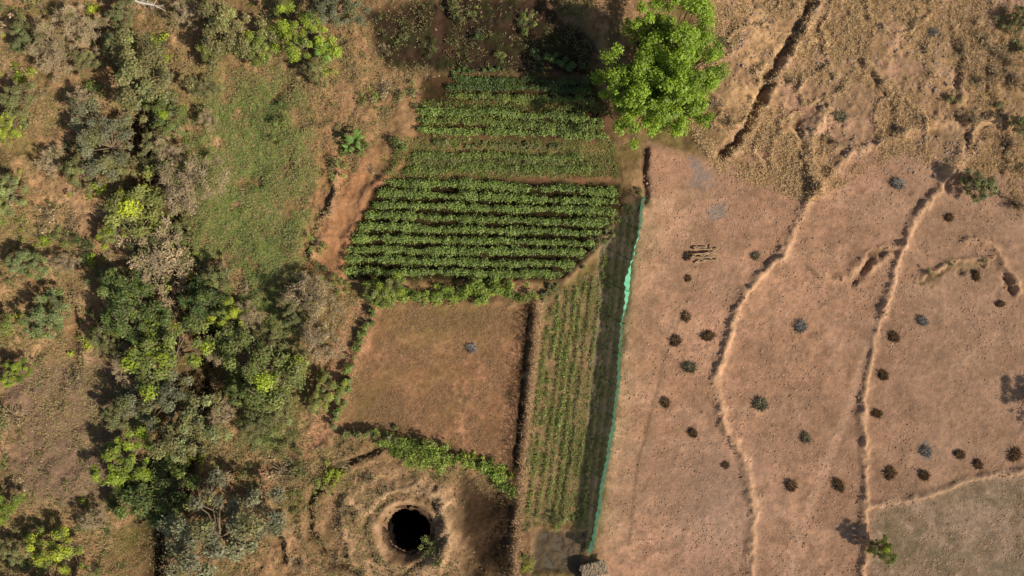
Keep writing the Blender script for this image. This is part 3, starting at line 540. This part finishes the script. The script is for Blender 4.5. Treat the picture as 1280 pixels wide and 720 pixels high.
# ---------------- brush heaps on bare field
def heap_mesh(seed,kind,n=300):
    rng=np.random.default_rng(seed); mb=MB(); cb,cc=COLS[kind]
    a=rng.uniform(0,6.28,n); u=rng.random(n)**.7; P0=np.c_[np.cos(a)*u*.35,np.sin(a)*u*.35,rng.uniform(0,.2,n)]
    a2=a+rng.normal(size=n)*1.2; L=rng.uniform(.12,.42,n); P1=P0+np.c_[np.cos(a2)*L,np.sin(a2)*L,rng.uniform(-.1,.3,n)]
    sticks(mb,P0,P1,.03,.012,A(*cb)*rng.uniform(.55,1.3,(n,1)))
    V=[];k=12
    for i,(r,z) in enumerate([(.5,-.1),(.42,.08),(.25,.18),(.03,.22)]):
        for j in range(k):
            t=2*math.pi*j/k; q=r*(1+.25*rng.normal()); V.append((q*math.cos(t),q*math.sin(t),z))
    mb.put(V,[[i*k+j,i*k+(j+1)%k,(i+1)*k+(j+1)%k,(i+1)*k+j] for i in range(3) for j in range(k)],A(*cc)*.8)
    return mb.mesh("brushwood_heap",M_B)
HM={'stub':[heap_mesh(700+i,'stub') for i in range(3)],'grey':[heap_mesh(710+i,'grey') for i in range(2)],'greygreen':[heap_mesh(720+i,'brushgreen') for i in range(2)]}
HL={'stub':"small brown heap of cut brush on bare soil",'grey':"small ash-grey brush heap on bare soil",'greygreen':"small grey-tan leafy brush heap on bare soil"}
for x,y,r,k in [(858,396,7,'stub'),(885,420,9,'stub'),(845,426,8,'stub'),(862,459,9,'greygreen'),(832,503,8,'stub'),(866,541,8,'stub'),(1001,408,9,'grey'),(951,505,10,'greygreen'),(1007,547,9,'greygreen'),(989,607,10,'stub'),(1048,606,10,'stub'),(1117,421,8,'stub'),(1104,469,8,'stub'),(1096,517,8,'stub'),(1153,401,9,'grey'),(1157,564,9,'grey'),(1155,594,8,'stub'),(1112,591,9,'stub'),(1200,568,7,'stub'),(1222,580,7,'stub'),(1268,568,10,'stub'),(945,320,7,'greygreen'),(860,348,5,'stub'),(860,320,7,'stub'),(1186,272,7,'stub'),(907,581,6,'stub'),(1050,147,10,'greygreen'),(1220,345,7,'stub'),(1122,230,10,'grey'),(1165,40,8,'grey'),(590,435,8,'grey'),(985,100,6,'greygreen'),(1250,380,6,'stub')]:
    X,Y=W(x,y); s=r*S/.62; add("brushwood_heap",HM[k][int(rngG.integers(len(HM[k])))],HL[k],"brush heap","brush heaps on bare fields",loc=(X,Y,hat(X,Y)-.02),rot=rngG.uniform(0,6.28),sc=(s*rngG.uniform(.85,1.2),s*rngG.uniform(.75,1.1),s*.9))
# ---------------- logs
lm=[]
for i in range(3):
    mb=MB(); r2=np.random.default_rng(800+i); pts=[(x,r2.normal()*.04,r2.normal()*.03) for x in np.linspace(-.9,.9,6)]; tube(mb,pts,[.1,.09,.09,.08,.075,.065],A(172,144,112),8,True); lm.append(mb.mesh("log",M_B))
for i in range(13):
    X,Y=W(880+rngG.normal()*5,309+i*1.5+rngG.normal()*1.5); add("log",lm[i%3],"cut brown firewood log lying on bare soil","log","pile of firewood logs",loc=(X,Y,hat(X,Y)+.09+(i%3)*.1),rot=math.radians(rngG.normal(14,24)),sc=(rngG.uniform(.5,1.05),.85,.85))
# ---------------- banana plants
def banana(px,py,s,seed):
    rng=np.random.default_rng(seed); X,Y=W(px,py); e=put_empty("banana_plant",(X,Y,hat(X,Y)),"young banana plant with broad arching green leaves","banana plant","banana plants",rng.uniform(0,6),s)
    mb=MB(); tube(mb,[(0,0,-.1),(0,0,.6),(.03,0,1.3)],[.12,.1,.07],A(120,130,70),8); add("stem",mb.mesh("stem",M_L,True),parent=e)
    for q in range(8):
        a=q*2.4+rng.normal()*.3; L=rng.uniform(.9,1.7); mb=MB(); V=[];n=9
        for i in range(n):
            t=i/(n-1); r=L*t; z=1.2+.7*math.sin(t*2.3)-.35*t*t; w=.2*math.sin(math.pi*min(1,t*.93+.07))**.6*(1+.2*rng.normal())
            for sg in (-1,0,1): V.append((r*math.cos(a)-sg*w*math.sin(a),r*math.sin(a)+sg*w*math.cos(a),z-abs(sg)*.1))
        mb.put(V,[[i*3+j,(i+1)*3+j,(i+1)*3+j+1,i*3+j+1] for i in range(n-1) for j in range(2)],A(126,160,68)*rng.uniform(.7,1.1)); add("leaf",mb.mesh("leaf",M_F,True),parent=e)
banana(410,72,1.0,1); banana(447,178,.8,2); banana(436,186,.5,3)
# ---------------- fallen branch
mb=MB(); r2=np.random.default_rng(44); tube(mb,[(0,0,.15),(1,-.4,.35),(2.2,-.6,.3),(3.2,-1.1,.2)],[.12,.1,.07,.03],A(190,180,165),7)
P0=np.array([(1,-.4,.35),(1.6,-.5,.3),(2.2,-.6,.3),(2.6,-.8,.3)]*4)+r2.normal(size=(16,3))*.1; sticks(mb,P0,P0+norm(r2.normal(size=(16,3))*np.array([1,1,.3]))*1.1,.035,.01,A(185,175,160)); X,Y=W(168,2)
add("fallen_branch",mb.mesh("fallen_branch",M_B,True),"pale bleached fallen branch on scrubland","branch",loc=(X,Y,hat(X,Y)+.5))
# ---------------- thatched hut at foot of net
X,Y=W(746,722); X*=.98;Y*=.98; e=put_empty("hut",(X,Y,-.35),"tiny low thatched field shelter at the end of net","hut",rot=.25,sc=.85); r2=np.random.default_rng(61)
mb=MB(); n=3600; a=r2.uniform(-1,1,n); sd2=r2.choice([-1,1],n); t=r2.random(n); P=np.c_[a*1.3*(1+.08*r2.normal(size=n)),sd2*t*1.25,1.6-t*.45+r2.normal(size=n)*.05]
D=np.c_[r2.normal(size=n)*.4,sd2*1.0,np.full(n,-.35)]; N=np.c_[np.zeros(n),sd2*.4,np.ones(n)]+r2.normal(size=(n,3))*.25
leaf_quads(mb,P,N,.4,.07,A(196,172,142)*r2.uniform(.6,1.25,(n,1)),r2,T=D); mb.put([(-1.2,-1.1,1.1),(1.2,-1.1,1.1),(1.2,0,1.52),(-1.2,0,1.52),(-1.2,1.1,1.1),(1.2,1.1,1.1)],[[0,1,2,3],[3,2,5,4]],A(130,108,82)); add("roof",mb.mesh("roof",M_D),parent=e)
mb=MB()
for sx in(-1.0,1.0):
    for sy in (-.9,.9): tube(mb,[(sx,sy,-.3),(sx,sy,1.15)],[.05,.05],A(120,96,70),8)
mb.put([(-1.,-.9,-.3),(-1.,.9,-.3),(-1.,.9,1.1),(-1.,-.9,1.1),(1.,-.9,-.3),(1.,.9,-.3),(1.,.9,1.1),(1.,-.9,1.1)],[[0,1,2,3],[4,5,6,7],[1,5,6,2]],A(130,104,76)); add("wall",mb.mesh("wall",M_R),parent=e)
# ---------------- ground stuff
def scatter(poly,n,rng,dens=None):
    pol=np.array(poly,float)
    x=rng.uniform(pol[:,0].min(),pol[:,0].max(),n*3); y=rng.uniform(pol[:,1].min(),pol[:,1].max(),n*3); k=(sdpoly(x,y,poly)<0)&(np.hypot(x-WELLC[0],y-WELLC[1])>42)
    x=x[k];y=y[k]; X=(x-640)*S;Y=(360-y)*S
    if dens is not None: q=rng.random(len(X))<dens(X,Y); X=X[q];Y=Y[q]
    return X[:n],Y[:n]
def blades(mb,X,Y,kb,L,w,cols,rng,up=.6):
    n=len(X); X=np.repeat(X,kb)+rng.normal(size=n*kb)*.06; Y=np.repeat(Y,kb)+rng.normal(size=n*kb)*.06; m=n*kb; a=rng.uniform(0,6.28,m)
    D=norm(np.c_[np.cos(a),np.sin(a),rng.uniform(.1,2*up,m)]); l=L*rng.uniform(.5,1.4,m); P=np.c_[X,Y,hatv(X,Y)+.01]+D*l[:,None]/2
    N=np.c_[-D[:,0]*D[:,2],-D[:,1]*D[:,2],D[:,0]**2+D[:,1]**2]+rng.normal(size=(m,3))*.15
    t=rng.random((m,1)); c=(A(*cols[0])*t+A(*cols[1])*(1-t))*rng.uniform(.7,1.25,(m,1)); leaf_quads(mb,P,N,l,w,c,rng,T=D)
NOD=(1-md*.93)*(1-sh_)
rg=np.random.default_rng(99)
TR2=[(870,-60),(1400,-60),(1400,280),(1200,235),(1130,190),(1010,255),(900,215),(860,160)]
mb=MB(); X,Y=scatter(TR2,19000,rg,lambda x,y:np.clip(sstep(.46,.62,fbm(x,y,.25,151))*.9+.03+gridv(sstep(.05,.01,rdg),x,y)*.6,0,1)); blades(mb,X,Y,5,.3,.045,((228,198,148),(188,156,112)),rg)
add("dry_grass",mb.mesh("dry_grass",M_D),"golden-brown dry grass covering rough ground","dry grass",kind="stuff")
LEFT=[(-20,-20),(740,-20),(740,90),(520,100),(430,240),(380,340),(470,378),(430,540),(640,600),(640,730),(-20,730)]
mb=MB(); X,Y=scatter(LEFT,26000,rg,lambda x,y:(sstep(.42,.62,fbm(x,y,.3,161))*.9+.1)*gridv(NOD,x,y)); blades(mb,X,Y,4,.27,.05,((196,170,122),(138,128,78)),rg,.5)
add("scrub_grass",mb.mesh("scrub_grass",M_D),"thin dry and olive grass between scrub trees","grass",kind="stuff")
mb=MB(); X,Y=scatter(LEFT,18000,rg,lambda x,y:(sstep(.42,.58,fbm(x,y,.5,163))*.9+.1)*gridv(NOD,x,y)); n=len(X); P=np.c_[X,Y,hatv(X,Y)+.03]
t=rg.random((n,1)); leaf_quads(mb,P,np.array([[0,0,1.]])+rg.normal(size=(n,3))*.5,.16,.09,(A(180,144,110)*t+A(88,68,50)*(1-t)),rg)
X,Y=scatter(LEFT,5000,rg,lambda x,y:gridv(NOD,x,y)); n=len(X); P=np.c_[X,Y,hatv(X,Y)+.05]; a=rg.uniform(0,6.28,n); l=rg.uniform(.2,.6,n); sticks(mb,P,P+np.c_[np.cos(a)*l,np.sin(a)*l,rg.uniform(0,.2,n)],.018,.008,A(164,140,112)*rg.uniform(.5,1.3,(n,1)))
add("leaf_litter",mb.mesh("leaf_litter",M_D),"brown dead leaves and twigs on scrub soil","leaf litter",kind="stuff")
mb=MB(); GR2=[(240,70),(370,70),(420,125),(420,255),(400,320),(385,470),(380,570),(280,570),(270,380),(210,330),(200,270),(230,190)]; X,Y=scatter(GR2,15000,rg,lambda x,y:gridv(GRASSM,x,y)); blades(mb,X,Y,4,.18,.055,((126,150,70),(152,152,90)),rg,.5)
add("green_grass",mb.mesh("green_grass",M_F),"short patchy green grass in small plot","grass",kind="stuff")
mb=MB(); X,Y=scatter(P_INNER,10000,rg,lambda x,y:sstep(.35,.6,fbm(x,y,.6,177))); blades(mb,X,Y,3,.13,.04,((204,164,124),(152,120,84)),rg,.4); add("stubble",mb.mesh("stubble",M_D),"short dry stubble in enclosed field","stubble",kind="stuff")
mb=MB(); X,Y=scatter(LEFT,6000,rg,lambda x,y:sstep(.5,.62,fbm(x,y,.45,181))*gridv(1-sh_,x,y)); n=len(X); 
P=np.c_[X,Y,hatv(X,Y)+.15+.15*rg.random(n)]; P=np.repeat(P,6,0)+rg.normal(size=(n*6,3))*np.array([.16,.16,.06]); leaf_quads(mb,P,np.array([[0,0,1.]])+rg.normal(size=(n*6,3))*.5,.13,.09,leafcol('olive',n*6,rg)*.9,rg)
X,Y=scatter(P_STRIP,2000,rg,lambda x,y:sstep(.36,.56,fbm(x,y,.5,185))); n=len(X); P=np.c_[X,Y,hatv(X,Y)+.08]; P=np.repeat(P,5,0)+rg.normal(size=(n*5,3))*np.array([.1,.1,.03]); leaf_quads(mb,P,np.array([[0,0,1.]])+rg.normal(size=(n*5,3))*.5,.1,.07,leafcol('green',n*5,rg),rg)
X,Y=scatter(P_SHADE,700,rg); n=len(X); P=np.c_[X,Y,hatv(X,Y)+.08]; P=np.repeat(P,5,0)+rg.normal(size=(n*5,3))*np.array([.1,.1,.03]); leaf_quads(mb,P,np.array([[0,0,1.]])+rg.normal(size=(n*5,3))*.5,.1,.07,leafcol('olive',n*5,rg),rg)
X,Y=scatter([(505,172),(770,178),(772,222),(480,222)],2400,rg); n=len(X); P=np.c_[X,Y,hatv(X,Y)+.1]; P=np.repeat(P,5,0)+rg.normal(size=(n*5,3))*np.array([.1,.1,.04]); leaf_quads(mb,P,np.array([[0,0,1.]])+rg.normal(size=(n*5,3))*.5,.11,.08,leafcol('green',n*5,rg),rg)
X,Y=scatter([(528,126),(752,128),(756,140),(528,136)],500,rg); n=len(X); P=np.c_[X,Y,hatv(X,Y)+.1]; P=np.repeat(P,5,0)+rg.normal(size=(n*5,3))*np.array([.1,.1,.04]); leaf_quads(mb,P,np.array([[0,0,1.]])+rg.normal(size=(n*5,3))*.5,.11,.08,leafcol('green',n*5,rg),rg)
add("ground_weeds",mb.mesh("ground_weeds",M_F),"low green weeds spread over scrub soil","weeds",kind="stuff")
def pebbles(poly,n,size,cols,rng,dens=None):
    X,Y=scatter(poly,n,rng,dens); n=len(X); s=size*rng.uniform(.4,1.0,n)**2*2; mb=MB(); base=np.array([(-1,-1,-.3),(1,-1,-.3),(1,1,-.3),(-1,1,-.3),(-.6,-.6,.7),(.6,-.6,.7),(.6,.6,.7),(-.6,.6,.7)])
    a=rng.uniform(0,6.28,n); V=base[None]+rng.normal(size=(n,8,3))*.22; x=V[...,0]*np.cos(a)[:,None]-V[...,1]*np.sin(a)[:,None]; y=V[...,0]*np.sin(a)[:,None]+V[...,1]*np.cos(a)[:,None]
    V=np.stack([x,y,V[...,2]*.7],-1)*s[:,None,None]+np.c_[X,Y,hatv(X,Y)][:,None,:]; b=np.arange(n)[:,None]*8
    Q=np.concatenate([b+np.array([q]) for q in ((4,5,6,7),(0,1,5,4),(1,2,6,5),(2,3,7,6),(3,0,4,7))]); t=rng.random((n,1)); c=(A(*cols[0])*t+A(*cols[1])*(1-t))
    mb.put(V.reshape(-1,3),Q,np.repeat(c,8,0)); return mb
add("soil_clods",pebbles(P_RIGHT,14000,.045,((214,175,144),(158,126,102)),rg,lambda x,y:sstep(.4,.6,fbm(x,y,.3,191))*.8+.1).mesh("soil_clods",M_D),"small brown soil clods over bare fields","soil clods",kind="stuff")
add("stones",pebbles([(900,-20),(1300,-20),(1300,240),(905,200)],3000,.06,((174,154,136),(130,110,94)),rg,lambda x,y:sstep(.45,.6,fbm(x,y,.3,195))*.8+.1).mesh("stones",M_D),"loose grey-brown stones on rough ground","stones",kind="stuff")
add("soil_clods",pebbles(LEFT,8000,.06,((178,142,110),(110,90,68)),rg,lambda x,y:gridv(NOD,x,y)).mesh("soil_clods",M_D),"brown soil clods among scrub vegetation","soil clods",kind="stuff")
# ---------------- camera, light
cam=bpy.data.cameras.new("camera"); cam.lens=24; cam.sensor_width=36; cam.clip_end=2000; co=bpy.data.objects.new("camera",cam); coll.objects.link(co); co.location=(0,0,CAMH); bpy.context.scene.camera=co
az=math.atan2(-.46,.89); el=math.radians(38)
sd=Vector((math.cos(az)*math.cos(el),math.sin(az)*math.cos(el),math.sin(el)))
L=bpy.data.lights.new("sun",'SUN'); L.energy=4.95; L.angle=math.radians(.6); L.color=(1,.935,.82); lo=bpy.data.objects.new("sun",L); coll.objects.link(lo); lo.rotation_euler=sd.to_track_quat('Z','Y').to_euler(); lo.location=(60,-30,60)
w=bpy.data.worlds.new("World"); bpy.context.scene.world=w; w.use_nodes=True; nt=w.node_tree; bg=nt.nodes['Background']; sk=nt.nodes.new("ShaderNodeTexSky"); sk.sky_type='NISHITA'; sk.sun_disc=False; sk.sun_elevation=el; sk.sun_rotation=math.pi/2-az; sk.dust_density=2
nt.links.new(sk.outputs[0],bg.inputs[0]); bg.inputs[1].default_value=.078
sc=bpy.context.scene; sc.view_settings.view_transform='Standard'; sc.view_settings.look='None'; sc.view_settings.exposure=0
